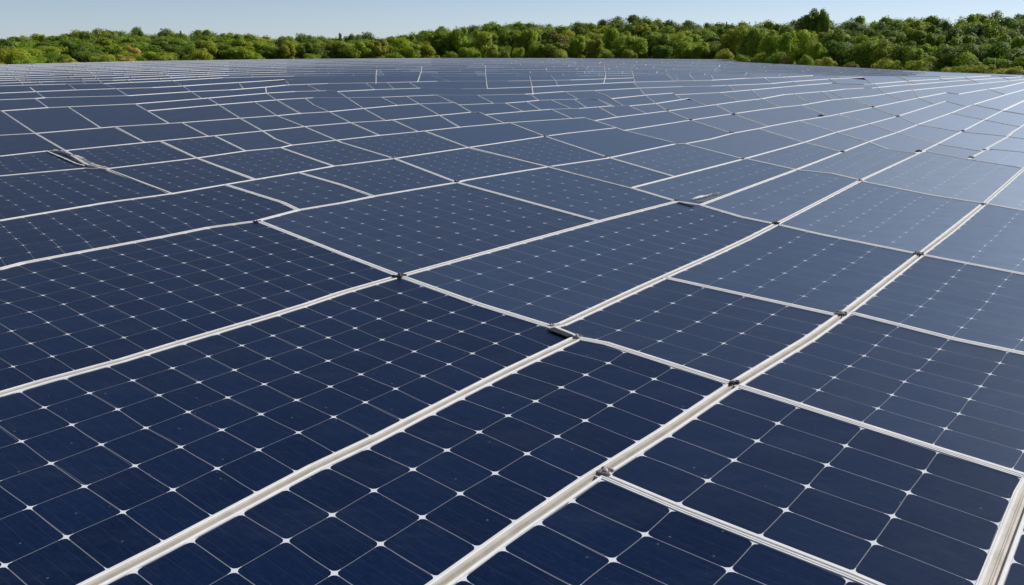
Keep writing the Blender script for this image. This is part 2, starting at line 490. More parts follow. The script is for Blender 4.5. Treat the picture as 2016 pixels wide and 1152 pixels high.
# far rows between the last seam surveyed one by one (LASTROW) and the far edge of the array
LASTROW = [p for p in ALN if p[1][1] == 169.5][0]
def last_y(x):
    for (a, b) in zip(LASTROW, LASTROW[1:]):
        if a[0] <= x <= b[0]: return a[1] + (b[1]-a[1])*(x-a[0])/(b[0]-a[0])
    return 147.5
NROW = 13
def row_y(x, k):
    e = edge_y(x); l = max(last_y(x), e+.2)
    ie, il = 1/(e-74), 1/(l-74)
    return 74 + 1/(il + (ie-il)*k/NROW)
FX0, FX1 = -460, 1930
for k in range(1, NROW):
    pts = []; x = FX0-2
    while x <= FX1:
        if row_y(x, k-1)-row_y(x, k) > .7: pts.append((x, row_y(x, k) + .25*math.sin(x*.021+k*2.1)))
        x += 57
    if len(pts) > 1: lines.append((pts, 'A'))
for k in range(NROW):
    x = -440 + random.random()*60
    while x < FX1:
        y0, y1 = row_y(x, k), row_y(x, k+1)
        lean = max(-.2, min(2.2, (1050-x)/420)) + random.uniform(-.35, .35)
        if y0-y1 > .7: lines.append(([(x, y0+.3), (x-lean*(y0-y1), y1-.3)], 'B'))
        x += (60 + random.random()*55) * (1 - .45*k/NROW)
FACES = planar_faces(lines)
# ---------------------------------------------------------------- ground
DMAX = {}
def edge_dist(px):
    """distance from the camera to the far edge of the array, looking towards survey column px"""
    x, y = to_plane(px, edge_y(min(max(px, -455), 2435)), 0.0)
    return math.hypot(x, y), math.atan2(x, y)
SKY = [(-460,72),(0,68),(40,61),(80,72),(100,63),(140,60),(190,56),(280,55),(305,60),(345,56),(400,56),(440,52),(490,58),(520,68),(600,66),(660,68),(700,64),(760,68),(800,60),(850,55),(900,48),(960,45),(1000,40),(1060,40),(1110,42),(1190,35),(1260,28),(1320,35),(1400,40),(1460,38),(1490,38),(1530,41),(1560,38),(1620,30),(1700,30),(1800,27),(1850,27),(1930,22),(1990,19),(2016,24),(2460,22)]
def interp(T, x):
    if x <= T[0][0]: return T[0][1]
    for a, b in zip(T, T[1:]):
        if x <= b[0]: return a[1] + (b[1]-a[1])*(x-a[0])/(b[0]-a[0])
    return T[-1][1]
EPS = [(-460, -1.0), (600, -1.0), (2500, -1.0)]
def z_of_top(px_, py_, r):
    """height at horizontal range r that is seen at survey row py_ in column px_"""
    a = (px_-CX)/FOC; b = (CY-py_)/FOC
    cp, sp = math.cos(PITCH), math.sin(PITCH)
    dx, dy, dz = a, cp + b*sp, -sp + b*cp
    return CAMH + dz * r / math.hypot(dx, dy)
BACK = 135.0
def ground_z(px_, r):
    d, az = edge_dist(px_)
    t = (r - d - 4)/BACK
    if t <= 0: return -0.9
    sk = interp(SKY, px_) + 5
    zb = z_of_top(px_, sk, d+BACK) - 9.0
    tt = min(t, 1.0)
    s = tt*tt*(3-2*tt)
    z = -0.9 + (zb + 0.9)*s
    if t > 1: z -= min((t-1)*14, 14)
    return z
def col_dir(px_):
    x, y = to_plane(px_, 100.0); l = math.hypot(x, y); return x/l, y/l
gv, gf = [], []
cols = list(range(-3600, 5700, 60)); rr = [d for d in (0, 4, 12, 22, 34, 48, 64, 84, 104, 120, 135, 150, 175, 215, 290, 600, 1800, 4500)]
for cx_ in cols:
    d, az = edge_dist(cx_); ux, uy = col_dir(cx_)
    gv.append((ux*1.0, uy*1.0, -.9))
    for q in rr:
        r = d+q
        z = ground_z(cx_, r)
        if q > 0: z += .5*(noise.noise(Vector((ux*r*.03, uy*r*.03, 0))))
        gv.append((ux*r, uy*r, z))
n = len(rr)+1
for i in range(len(cols)-1):
    for j in range(n-1):
        a = i*n+j; gf.append((a, a+1, a+n+1, a+n))
# close the sheet behind the camera
k0 = len(gv); gv += [(-4500, 300, -.9), (-4500, -3000, -.9), (4500, -3000, -.9), (4500, 300, -.9), (0, -3000, -.9)]
first, last = 0, (len(cols)-1)*n
gf += [(first+n-1, k0, k0+1, k0+4, first), (last, k0+4, k0+2, k0+3, last+n-1), (first,)+(k0+4, last)]
for j in range(1): pass
# rim of the fan next to the camera: one more face so that no gap is left
gf.append(tuple(i*n for i in range(len(cols))))
ground = mesh_obj("ground", gv, gf, M['ground']); tag(ground, kind='structure')
ground['label'] = "green meadow under the array and below the wood"; 

# ---------------------------------------------------------------- panels
def simplify(P, F):
    """drop points that lie on straight runs (seams of the neighbours ending there)"""
    W = [Vector(to_plane(*p)) for p in P]; G = list(F); i = 0
    while i < len(W) and len(W) > 3:
        if (W[(i+1) % len(W)]-W[i]).length < .02: W.pop(i); G.pop(i-1 if i else -1)
        else: i += 1
    n = len(W)
    if n < 4: return W, G
    turn = [abs((W[k]-W[k-1]).angle_signed(W[(k+1) % n]-W[k], 0)) for k in range(n)]
    anchors = [k for k in range(n) if turn[k] > math.radians(18)] or [0]
    if len(anchors) < 2: anchors = sorted(set(anchors+[(anchors[0]+n//2) % n]))
    keep = set(anchors)
    def dp(idx):
        if len(idx) < 3: return
        a, c = W[idx[0]], W[idx[-1]]; d = c-a; L = d.length or 1e-6; best = (0, None)
        for k in range(1, len(idx)-1):
            p = W[idx[k]]-a; e = abs(p.x*d.y-p.y*d.x)/L
            if e > best[0]: best = (e, k)
        if best[0] > .004+.0009*a.length:
            keep.add(idx[best[1]]); dp(idx[:best[1]+1]); dp(idx[best[1]:])
    for q in range(len(anchors)):
        a, b = anchors[q], anchors[(q+1) % len(anchors)]
        idx = [a]; k = a
        while k != b or len(idx) == 1: k = (k+1) % n; idx.append(k)
        dp(idx)
    ks = sorted(keep); R, H = [], []
    for q, a in enumerate(ks):
        b = ks[(q+1) % len(ks)]; k = a; la = 0
        while k != b or k == a and la == 0:
            nx = (k+1) % n; la += (W[nx]-W[k]).length*(1 if G[k] == 'A' else -1) or 1e-9; k = nx
            if k == b: break
        R.append(W[a]); H.append('A' if la > 0 else 'B')
    return R, H
def inset(W, D):
    n = len(W); out = []
    for i in range(n):
        a, b, c = W[i-1], W[i], W[(i+1) % n]
        d1 = (b-a).normalized(); d2 = (c-b).normalized()
        n1 = Vector((-d1.y, d1.x))*S; n2 = Vector((-d2.y, d2.x))*S
        p1 = a + n1*D[i-1]; p2 = b + n2*D[i]
        den = d1.x*d2.y - d1.y*d2.x
        if abs(den) < .05: out.append(b + (n1+n2).normalized()*((D[i-1]+D[i])/2)); continue
        t = ((p2.x-p1.x)*d2.y - (p2.y-p1.y)*d2.x)/den
        q = p1 + d1*t
        m = max(D[i-1], D[i])*3.2
        if (q-b).length > m: q = b + (q-b).normalized()*m
        out.append(q)
    return out
def best_quad(W):
    n = len(W); best = None
    idx = list(range(n))
    if n > 16: idx = sorted(idx, key=lambda i: -abs((W[i]-W[i-1]).angle_signed(W[(i+1) % n]-W[i], 0)))[:16]; idx.sort()
    import itertools
    for q in itertools.combinations(idx, 4):
        a = 0
        for i in range(4):
            p, r = W[q[i]], W[q[(i+1) % 4]]; a += p.x*r.y-r.x*p.y
        a = abs(a)
        if best is None or a > best[0]: best = (a, q)
    return best[1]
def walk(W, i, j):
    out = [W[i]]
    while i != j:
        i = (i+1) % len(W); out.append(W[i])
    return out
def resample(pts, n):
    L = [0]
    for a, b in zip(pts, pts[1:]): L.append(L[-1]+(b-a).length)
    out = []; k = 0
    for i in range(n+1):
        s = L[-1]*i/n
        while k < len(L)-2 and L[k+1] < s: k += 1
        t = 0 if L[k+1] == L[k] else (s-L[k])/(L[k+1]-L[k])
        out.append(pts[k].lerp(pts[k+1], min(1, max(0, t))))
    return out, L[-1]

def clip_area(P):
    return abs(sum(min(max(P[i][0],0),2016)*min(max(P[(i+1)%len(P)][1],0),1152)-min(max(P[(i+1)%len(P)][0],0),2016)*min(max(P[i][1],0),1152) for i in range(len(P)))/2)

def panel_geo(P, F):
    """returns (centre, frame verts/faces, glass verts/faces/uv, info) or None"""
    global S
    W, G = simplify(P, F)
    if len(W) < 3: return None
    ar = sum(W[i].x*W[(i+1) % len(W)].y-W[(i+1) % len(W)].x*W[i].y for i in range(len(W)))/2
    if abs(ar) < .15: return None
    S = 1 if ar > 0 else -1
    c = sum(W, Vector((0, 0)))/len(W); d = c.length
    far = min(1.0, max(0.0, (d-8)/60))
    f2 = min(1.0, max(0.0, (d-28)/45))
    gA = interp([(4, .036), (9, .036), (14, .026), (22, .012), (40, .006)], d); gB = .004 + .003*far
    ga = [gA if f == 'A' else gB for f in G]
    fw = interp([(4, .028), (9, .032), (20, .030), (30, .024), (70, .048), (120, .10)], d)
    # never let the border eat a small panel
    per = sum((W[i]-W[i-1]).length for i in range(len(W))); w_ = abs(ar)/(per/2)
    lim = w_*.18
    ga = [min(g, lim*.5) for g in ga]; fw = min(fw, lim)
    fr = [fw*(1.0 if f == 'A' else max(.2, interp([(4, 1.35), (10, 1.6), (20, 1.6), (30, 1.35), (70, .32), (120, .18)], d))) for f in G]
    zt = .010 + .010*far + .012*f2
    rings = [(0, -.04), (0, zt-.004-.024*f2), (.14+.2*f2, zt), (.50, zt), (.60+.1*f2, zt-.003-.015*f2), (.93, zt-.003-.025*f2), (1.0, -.004)]
    loops = []
    for t, z in rings:
        I = inset(W, [g+t*f for g, f in zip(ga, fr)])
        loops.append([(p.x, p.y, z) for p in I])
    n = len(W); fv = []; ff = []
    for L in loops: fv += [(x-c.x, y-c.y, z) for x, y, z in L]
    for r in range(len(loops)-1):
        for i in range(n):
            a, b = r*n+i, r*n+(i+1) % n
            ff.append((a, b, b+n, a+n) if S > 0 else (a, a+n, b+n, b))
    inner = [Vector(p[:2]) for p in loops[-1]]
    inner = [Vector(p) for p in inner]
    if len(inner) == 3: inner.append((inner[2]+inner[0])/2); G = list(G)+[G[-1]]
    q = best_quad(inner)
    s = [walk(inner, q[i], q[(i+1) % 4]) for i in range(4)]
    # which pair of sides runs with family A
    def famlen(i):
        a, b = q[i], q[(i+1) % 4]; L = 0; k = a
        while k != b:
            nx = (k+1) % len(inner)
            L += (inner[nx]-inner[k]).length*(1 if G[k] == 'A' else -1); k = nx
        return L
    if famlen(0)+famlen(2) < famlen(1)+famlen(3): s = s[1:]+s[:1]
    lA = (sum((b-a).length for a, b in zip(s[0], s[0][1:]))+sum((b-a).length for a, b in zip(s[2], s[2][1:])))/2
    lB = (sum((b-a).length for a, b in zip(s[1], s[1][1:]))+sum((b-a).length for a, b in zip(s[3], s[3][1:])))/2
    grow = 1 + .012*max(0, d-5)
    nu = max(1, round(lA/(.385*grow))); nv = max(1, round(lB/(.54*grow)))
    mu = nu if d < 40 else max(1, min(nu, 4)); mv = nv if d < 40 else max(1, min(nv, 3))
    b0, _ = resample(s[0], mu); b1, _ = resample(s[1], mv)
    b2, _ = resample(s[2], mu); b3, _ = resample(s[3], mv)
    b2 = b2[::-1]; b3 = b3[::-1]
    gvv = []; uv = []
    for j in range(mv+1):
        v = j/mv
        for i in range(mu+1):
            u = i/mu
            p = b0[i]*(1-v)+b2[i]*v + b3[j]*(1-u)+b1[j]*u - (b0[0]*(1-u)*(1-v)+b0[-1]*u*(1-v)+b2[0]*(1-u)*v+b2[-1]*u*v)
            gvv.append(p); uv.append((u*nu, v*nv))
    gff = []
    for j in range(mv):
        for i in range(mu):
            a = j*(mu+1)+i
            f = (a, a+1, a+mu+2, a+mu+1)
            gff.append(f if S > 0 else f[::-1])
    b = len(gvv); lo = [(p[0], p[1], -.003) for p in loops[-1]]
    gvv += [Vector(p) for p in lo]; uv += [(.5, .5)]*len(lo)
    f = tuple(b+i for i in range(len(lo))); gff.append(f if S > 0 else f[::-1])
    gvv = [(p.x-c.x, p.y-c.y, p.z if len(p) > 2 else 0.0) for p in gvv]
    return c, fv, ff, gvv, gff, uv, nu*nv, d

PANELS = []
for P, F, ar in FACES:
    try: g = panel_geo(P, F)
    except Exception as ex: print("panel skipped", P[0], ex); g = None
    if g: PANELS.append((clip_area(P), P, g))
    else: print("tiny face left out", [round(v) for v in P[0]], round(ar, 1))
# the few panels just outside the frame next to the camera are built in full too
PANELS.sort(key=lambda t: -(t[0] if t[0] > 1 else (400 if t[2][-1] < 16 else 0)))
def where(P):
    X = sum(min(max(p[0], 0), 2016) for p in P)/len(P)/20.16; Y = sum(min(max(p[1], 0), 1152) for p in P)/len(P)/11.52
    return X, Y
def cell_look(d, X):
    # white corner gaps between cells shrink to nothing with distance
    s = interp([(4.5, 1.0), (8, .8), (12, .62), (16, .45), (22, .3), (28, .16), (32, 0)], d)
    # pale glare put in as per-panel reflectivity, rising to the right and with distance
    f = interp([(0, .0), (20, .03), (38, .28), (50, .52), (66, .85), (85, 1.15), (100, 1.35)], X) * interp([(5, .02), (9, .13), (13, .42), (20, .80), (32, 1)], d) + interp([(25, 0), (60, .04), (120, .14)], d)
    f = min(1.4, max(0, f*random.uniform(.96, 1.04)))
    if X > 62: return (s*.9, interp([(5, 1), (12, .9), (22, .5), (32, 0)], d), interp([(5, 1), (9, .6), (14, .25), (22, .1), (30, 0)], d), f)
    return (s, interp([(5, 1), (12, .75), (20, .35), (32, 0)], d), interp([(5, 1), (12, .85), (20, .5), (34, 0)], d), f)
used = {}
for i, (a, P, g) in enumerate(PANELS[:300]):
    c, fv, ff, gv_, gf_, uv, ncell, d = g
    o = empty("solar_panel", (c.x, c.y, 0.0))
    X, Y = where(P)
    size = "very large" if a > 60000 else "large" if a > 12000 else "medium" if a > 2500 else "small" if a > 500 else "tiny"
    tone = "deep navy" if d < 7 else "navy" if (d < 11 or (d < 18 and X < 62)) else "pale grey-blue" if X > 62 else "slate blue"
    if a < 1: tag(o, "navy solar panel at the outer edge of the array", 'solar panel', 'solar panels laid out in staggered rows')
    else:
        lab = "%s %s solar panel, %d%% across, %.1f%% down" % (size, tone, round(X), Y)
        used[lab] = used.get(lab, 0)+1
        if used[lab] > 1: lab = "%s %s solar panel, %.1f%% across, %.2f%% down" % (size, tone, X, Y)
        tag(o, lab, 'solar panel', 'solar panels laid out in staggered rows')
    mesh_obj("frame", fv, ff, M['frame'], o)
    gl = mesh_obj("glass", gv_, gf_, M['cells'], o, uvs=uv)
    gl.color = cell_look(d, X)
# the rest: a few pixels each, past three hundred
sv, sf, sm = [], [], []; suv = []
for a, P, g in PANELS[300:]:
    c, fv, ff, gv_, gf_, uv, ncell, d = g
    b = len(sv); sv += [(x+c.x, y+c.y, z) for x, y, z in fv]; suv += [(0, 0)]*len(fv)
    sf += [tuple(q+b for q in f) for f in ff]; sm += [0]*len(ff)
    b = len(sv); sv += [(x+c.x, y+c.y, z) for x, y, z in gv_]; suv += uv
    sf += [tuple(q+b for q in f) for f in gf_]; sm += [1]*len(gf_)
if sv:
    o = mesh_obj("distant_panels", sv, sf, M['frame'], uvs=suv)
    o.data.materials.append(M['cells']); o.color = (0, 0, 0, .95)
    for p, m_ in zip(o.data.polygons, sm): p.material_index = m_
    tag(o, "thin rows of far solar panels packed along the edge below the trees", 'solar panels', kind='stuff')

# ---------------------------------------------------------------- mounting rails under the seams
def strip(pts, w, zt, zb, lip=0.0):
    v, f = [], []; n = len(pts)
    N = []
    for i in range(n):
        a = pts[max(0, i-1)]; b = pts[min(n-1, i+1)]; d = (b-a).normalized(); N.append(Vector((-d.y, d.x)))
    if lip: prof = [(-w, zb), (-w, zt-.007), (-.014, zt-.007), (-.010, zt+.001), (-.002, zt+.001), (.002, zt-.030), (w, zt-.030), (w, zb-.02)]
    else: prof = [(-w, zb), (-w, zt), (w, zt), (w, zb)]
    if lip and (pts[-1]-pts[0]).y > 0: prof = [(-s, z) for s, z in prof][::-1]
    for p, nn in zip(pts, N):
        for s, z in prof: v.append((p.x+nn.x*s, p.y+nn.y*s, z))
    k = len(prof)
    for i in range(n-1):
        for j in range(k):
            a = i*k+j; b = i*k+(j+1) % k; f.append((a, b, b+k, a+k))
    f.append(tuple(range(k))[::-1]); f.append(tuple((n-1)*k+j for j in range(k)))
    return v, f
def inview(p): return 0 <= p[0] <= 2016 and 0 <= p[1] <= 1152
def smooth_pts(pts):
    return [Vector(to_plane(*p)) for p in pts]
for fam, lns in (('A', ALN), ('B', BLN)):
    for ln in lns:
        ln = [p for p in ln if p[1] > edge_y(min(max(p[0], -455), 2435))+1.5]
        if len(ln) < 2: continue
        W = smooth_pts(ln); L = sum((b-a).length for a, b in zip(W, W[1:]))
        if L < .4: continue
        zt = .004 if fam == 'A' else .001
        v, f = strip(W, .055 if fam == 'A' else .045, zt, zt-.04, .004 if fam == 'A' else 0)
        o = mesh_obj("mounting_rail" if fam == 'A' else "cross_rail", v, f, M['rail'])
        inn = [p for p in ln if inview(p)] or ln
        m = inn[len(inn)//2]
        X, Y = m[0]/20.16, m[1]/11.52
        if fam == 'A':
            tag(o, "long beige mounting rail in the seam passing %d%% across, %.1f%% down" % (round(X), Y), 'rail', 'rails running along the panel rows')
        else:
            tag(o, "thin steel cross rail in the seam at %.1f%% across, %.1f%% down" % (X, Y), 'rail', 'cross rails between neighbouring panels')

# ---------------------------------------------------------------- clamps, gap strip and loose metal on the seams
def box(v, f, x0, x1, y0, y1, z0, z1, taper=0.0):
    b = len(v); t = taper
    v += [(x0, y0, z0), (x1, y0, z0), (x1, y1, z0), (x0, y1, z0), (x0+t, y0+t, z1), (x1-t, y0+t, z1), (x1-t, y1-t, z1), (x0+t, y1-t, z1)]
    f += [(b, b+3, b+2, b+1), (b+4, b+5, b+6, b+7), (b, b+1, b+5, b+4), (b+1, b+2, b+6, b+5), (b+2, b+3, b+7, b+6), (b+3, b, b+4, b+7)]
def cyl(v, f, cx, cy, r, z0, z1, n=10, r1=None):
    b = len(v); r1 = r if r1 is None else r1
    for z, q in ((z0, r), (z1, r1)):
        for i in range(n): a = 2*math.pi*i/n; v.append((cx+q*math.cos(a), cy+q*math.sin(a), z))
    f.append(tuple(b+n+i for i in range(n)))
    f.append(tuple(b+i for i in range(n))[::-1])
    for i in range(n): f.append((b+i, b+(i+1) % n, b+n+(i+1) % n, b+n+i))
def make_clamp(mat_plate, mat_bolt):
    o = empty("panel_clamp", (0, 0, 0)); v, f = [], []
    box(v, f, -.055, .055, -.03, .03, 0, .010, .004)
    box(v, f, -.052, -.030, -.055, .055, .0, .016, .003)
    box(v, f, .030, .052, -.045, .050, .0, .014, .003)
    mesh_obj("plate", v, f, mat_plate, o)
    v, f = [], []; cyl(v, f, 0, 0, .017, .010, .024, 6); cyl(v, f, 0, 0, .008, .024, .034, 8)
    mesh_obj("bolt", v, f, mat_bolt, o)
    return o
def make_clip():
    o = empty("panel_clamp", (0, 0, 0)); v, f = [], []
    # dark round cap with two lugs, as on the crossing in the lower right
    cyl(v, f, -.028, .012, .034, 0, .026, 14, .026); cyl(v, f, .030, -.012, .038, 0, .022, 14, .030)
    box(v, f, -.075, .01, -.008, .006, .0, .012, .002); box(v, f, .0, .075, .01, .022, .0, .012, .002)
    mesh_obj("plate", v, f, M['black'], o)
    v, f = [], []; cyl(v, f, 0.002, .0, .012, .018, .036, 6)
    mesh_obj("bolt", v, f, M['frame'], o)
    return o
protoD, protoS, protoC = make_clamp(M['black'], M['steel']), make_clamp(M['steel'], M['frame']), make_clip()
protos = {'D': protoD, 'S': protoS, 'C': protoC}; took = {}
CL = [(787,545,'D',1.25,25,'dark diamond-shaped clamp where a wide rail meets the seam left of centre'),
 (899,359,'C',1.15,0,'black capped clamp on the seam above the middle of the photo'),
 (1192,931,'S',1.0,35,'grey steel clamp on the wide rail near the bottom centre'),
 (1445,756,'C',.85,20,'black two-lobed clamp on the crossing in the lower right quarter'),
 (1656,619,'S',1.1,30,'brown steel clamp on the crossing right of centre'),
 (1809,501,'S',1.1,10,'rusty looped clamp on the crossing at the right, above mid height'),
 (1936,403,'S',1.0,0,'small brown clamp on the crossing near the right border'),
 (1528,441,'D',.9,15,'dark clamp with a loose washer on the crossing upper right of centre'),
 (1693,356,'S',1.0,15,'brown clamp on the crossing between two panels with dashed white lines'),
 (1462,314,'D',.9,0,'dark clamp at the corner left of the double rail in the upper right'),
 (1332,396,'C',1.0,-20,'black clamp head beside the torn dark gap right of the middle'),
 (776,312,'S',1.1,10,'small rusty clamp on the crossing above the centre left'),
 (1075,269,'S',1.2,0,'faint grey clamp in the upper middle of the array'),
 (1195,309,'D',.9,0,'dark clamp on the crossing just above the long double seam'),
 (1330,283,'S',1.2,20,'small brown clamp with pale plate, upper middle right'),
 (1314,218.6,'D',1.2,0,'tiny dark clamp highest of those in the upper middle'),
 (1360,237,'D',1.1,0,'tiny black clamp just below and right of the highest dark one'),
 (1441,262,'S',1.4,10,'brown smear-like clamp left of the pale upper right panels'),
 (1446,226,'S',1.6,-5,'long dark brown clamp on the seam among pale panels'),
 (1616,229,'D',1.6,40,'black L-shaped clamp on a pale seam in the upper right'),
 (1659,300,'D',1.1,10,'dark clamp at the left end of the double rail, upper right'),
 (1809,299,'D',1.5,30,'long dark clamp inside the bright double rail at the right'),
 (1896,259,'D',1.1,20,'small dark clamp on the bright rail near the right border'),
 (1718,212,'D',1.2,0,'tiny dark clamp on the faint pale crossing at upper right'),
 (1768,230,'S',1.3,0,'tiny pinkish clamp on the faint pale rail at upper right'),
 (1938,296,'S',1.0,15,'small brown clamp, upper of the two on the rightmost rail'),
 (1912,311,'S',1.3,40,'tan clamp where the rightmost rail starts'),
 (1085,642,'S',.55,-15,'small steel clip just above the black slot near the centre'),
 (1136,664,'S',.8,-15,'grey clip at the right end of the black slot near the centre'),
 (507,437,'S',.8,15,'brown clip on the rail corner in the left half of the photo')]
def near_dir(px_, py_):
    best = None; p = Vector(to_plane(px_, py_))
    for ln in ALN:
        for a, b in zip(ln, ln[1:]):
            q, d = proj_seg((px_, py_), a, b)
            if best is None or d < best[0]:
                A, B = Vector(to_plane(*a)), Vector(to_plane(*b)); best = (d, math.atan2((B-A).y, (B-A).x))
    return best[1]
for (px_, py_, kd, sc, rot, lab) in CL:
    x, y = to_plane(px_, py_); d = math.hypot(x, y)
    s = sc*(1.0 + max(0, d-6)*.028)*(1 if d < 17 else .65); rz = near_dir(px_, py_)+math.radians(rot*.3)
    zt = .006+.03*min(1, max(0, (d-8)/60))
    if kd not in took: o = protos[kd]; took[kd] = 1; o.location = (x, y, zt); o.rotation_euler = (0, 0, rz); o.scale = (s, s, s)
    else: o = copy_tree(protos[kd], (x, y, zt), rz, (s, s, s))
    tag(o, lab, 'clamp', 'clamps on the seams between panels')

def ribbon(pts, w, th, mat, name, z0, wob=0.0, twist=0.0, seed=1, parent=None):
    rnd = random.Random(seed); W = [Vector(to_plane(*p)) for p in pts]; W, L = resample(W, max(6, int(14*len(pts)/2)))
    v, f = [], []
    for i, p in enumerate(W):
        a = W[max(0, i-1)]; b = W[min(len(W)-1, i+1)]; d = (b-a).normalized(); nn = Vector((-d.y, d.x))
        t = i/(len(W)-1); z = z0 + wob*(.5+.5*math.sin(t*9+seed))*math.sin(math.pi*t) + rnd.uniform(0, wob*.25)
        tw = twist*math.sin(t*7+seed); ww = w*(.75+.5*rnd.random()) if wob else w
        for s, dz in ((-1, 0), (-1, th), (1, th), (1, 0)):
            v.append((p.x+nn.x*ww*s, p.y+nn.y*ww*s, z+dz+tw*s))
    n = len(W)
    for i in range(n-1):
        for j in range(4):
            a = i*4+j; b = i*4+(j+1) % 4; f.append((a, a+4, b+4, b))
    f += [(0, 1, 2, 3), (n*4-1, n*4-2, n*4-3, n*4-4)]
    return mesh_obj(name, v, f, mat, parent)
o = ribbon([(106,298),(125,303),(150,313),(172,324),(195,331),(214,335)], .028, .022, M['cream'], "bent_metal_strip", .03, .05, .018, 3)
tag(o, "crumpled cream metal strip lying on the seam at the left", 'metal strip')
o = ribbon([(100,301),(122,309),(150,319),(170,327)], .028, .010, M['black'], "torn_seal", .009, .01, 0, 5)
tag(o, "torn black rubber seal beside the crumpled cream strip", 'seal')
o = ribbon([(92,299),(120,311),(150,324),(166,328)], .02, .02, M['frame'], "loose_frame_strip", .012, .006, 0, 9)
tag(o, "straight white loose edge strip left of the crumpled cream strip", 'metal strip')
o = ribbon([(1362,396),(1380,392),(1400,386),(1416,384)], .021, .016, M['cream'], "bent_metal_strip", .028, .016, .008, 12)
tag(o, "short cream metal strip raised over the torn gap right of the middle", 'metal strip')
o = ribbon([(1366,399),(1382,399.5),(1398,394),(1414,388)], .018, .010, M['steel'], "torn_seal", .012, .008, .0, 14)
tag(o, "grey torn seal under the short cream strip right of the middle", 'seal')
o = ribbon([(1336,400),(1348,403),(1364,407.5)], .03, .012, M['black'], "torn_seal", .010, .0, 0, 2)
tag(o, "black seal hanging out below the seam right of the middle", 'seal')
o = ribbon([(1084,650),(1096,655),(1110,660),(1122,665)], .045, .012, M['black'], "dark_gap_strip", .012, .0, 0, 2)  # black strip added to draw the dark open gap
tag(o, "black strip added for the dark gap between two rails near the centre", 'gap strip')
o = ribbon([(990,306),(1040,316),(1095,332),(1160,349),(1243,370)], .008, .008, M['steel'], "seam_cable", .010, .006, 0, 4)
tag(o, "dark cable lying along the long double seam above the middle", 'cable')
o = ribbon([(216,336),(250,350),(290,366),(332,381)], .007, .008, M['steel'], "seam_cable", .010, .004, 0, 6)
tag(o, "dark cable in the diagonal seam below the crumpled cream strip", 'cable')
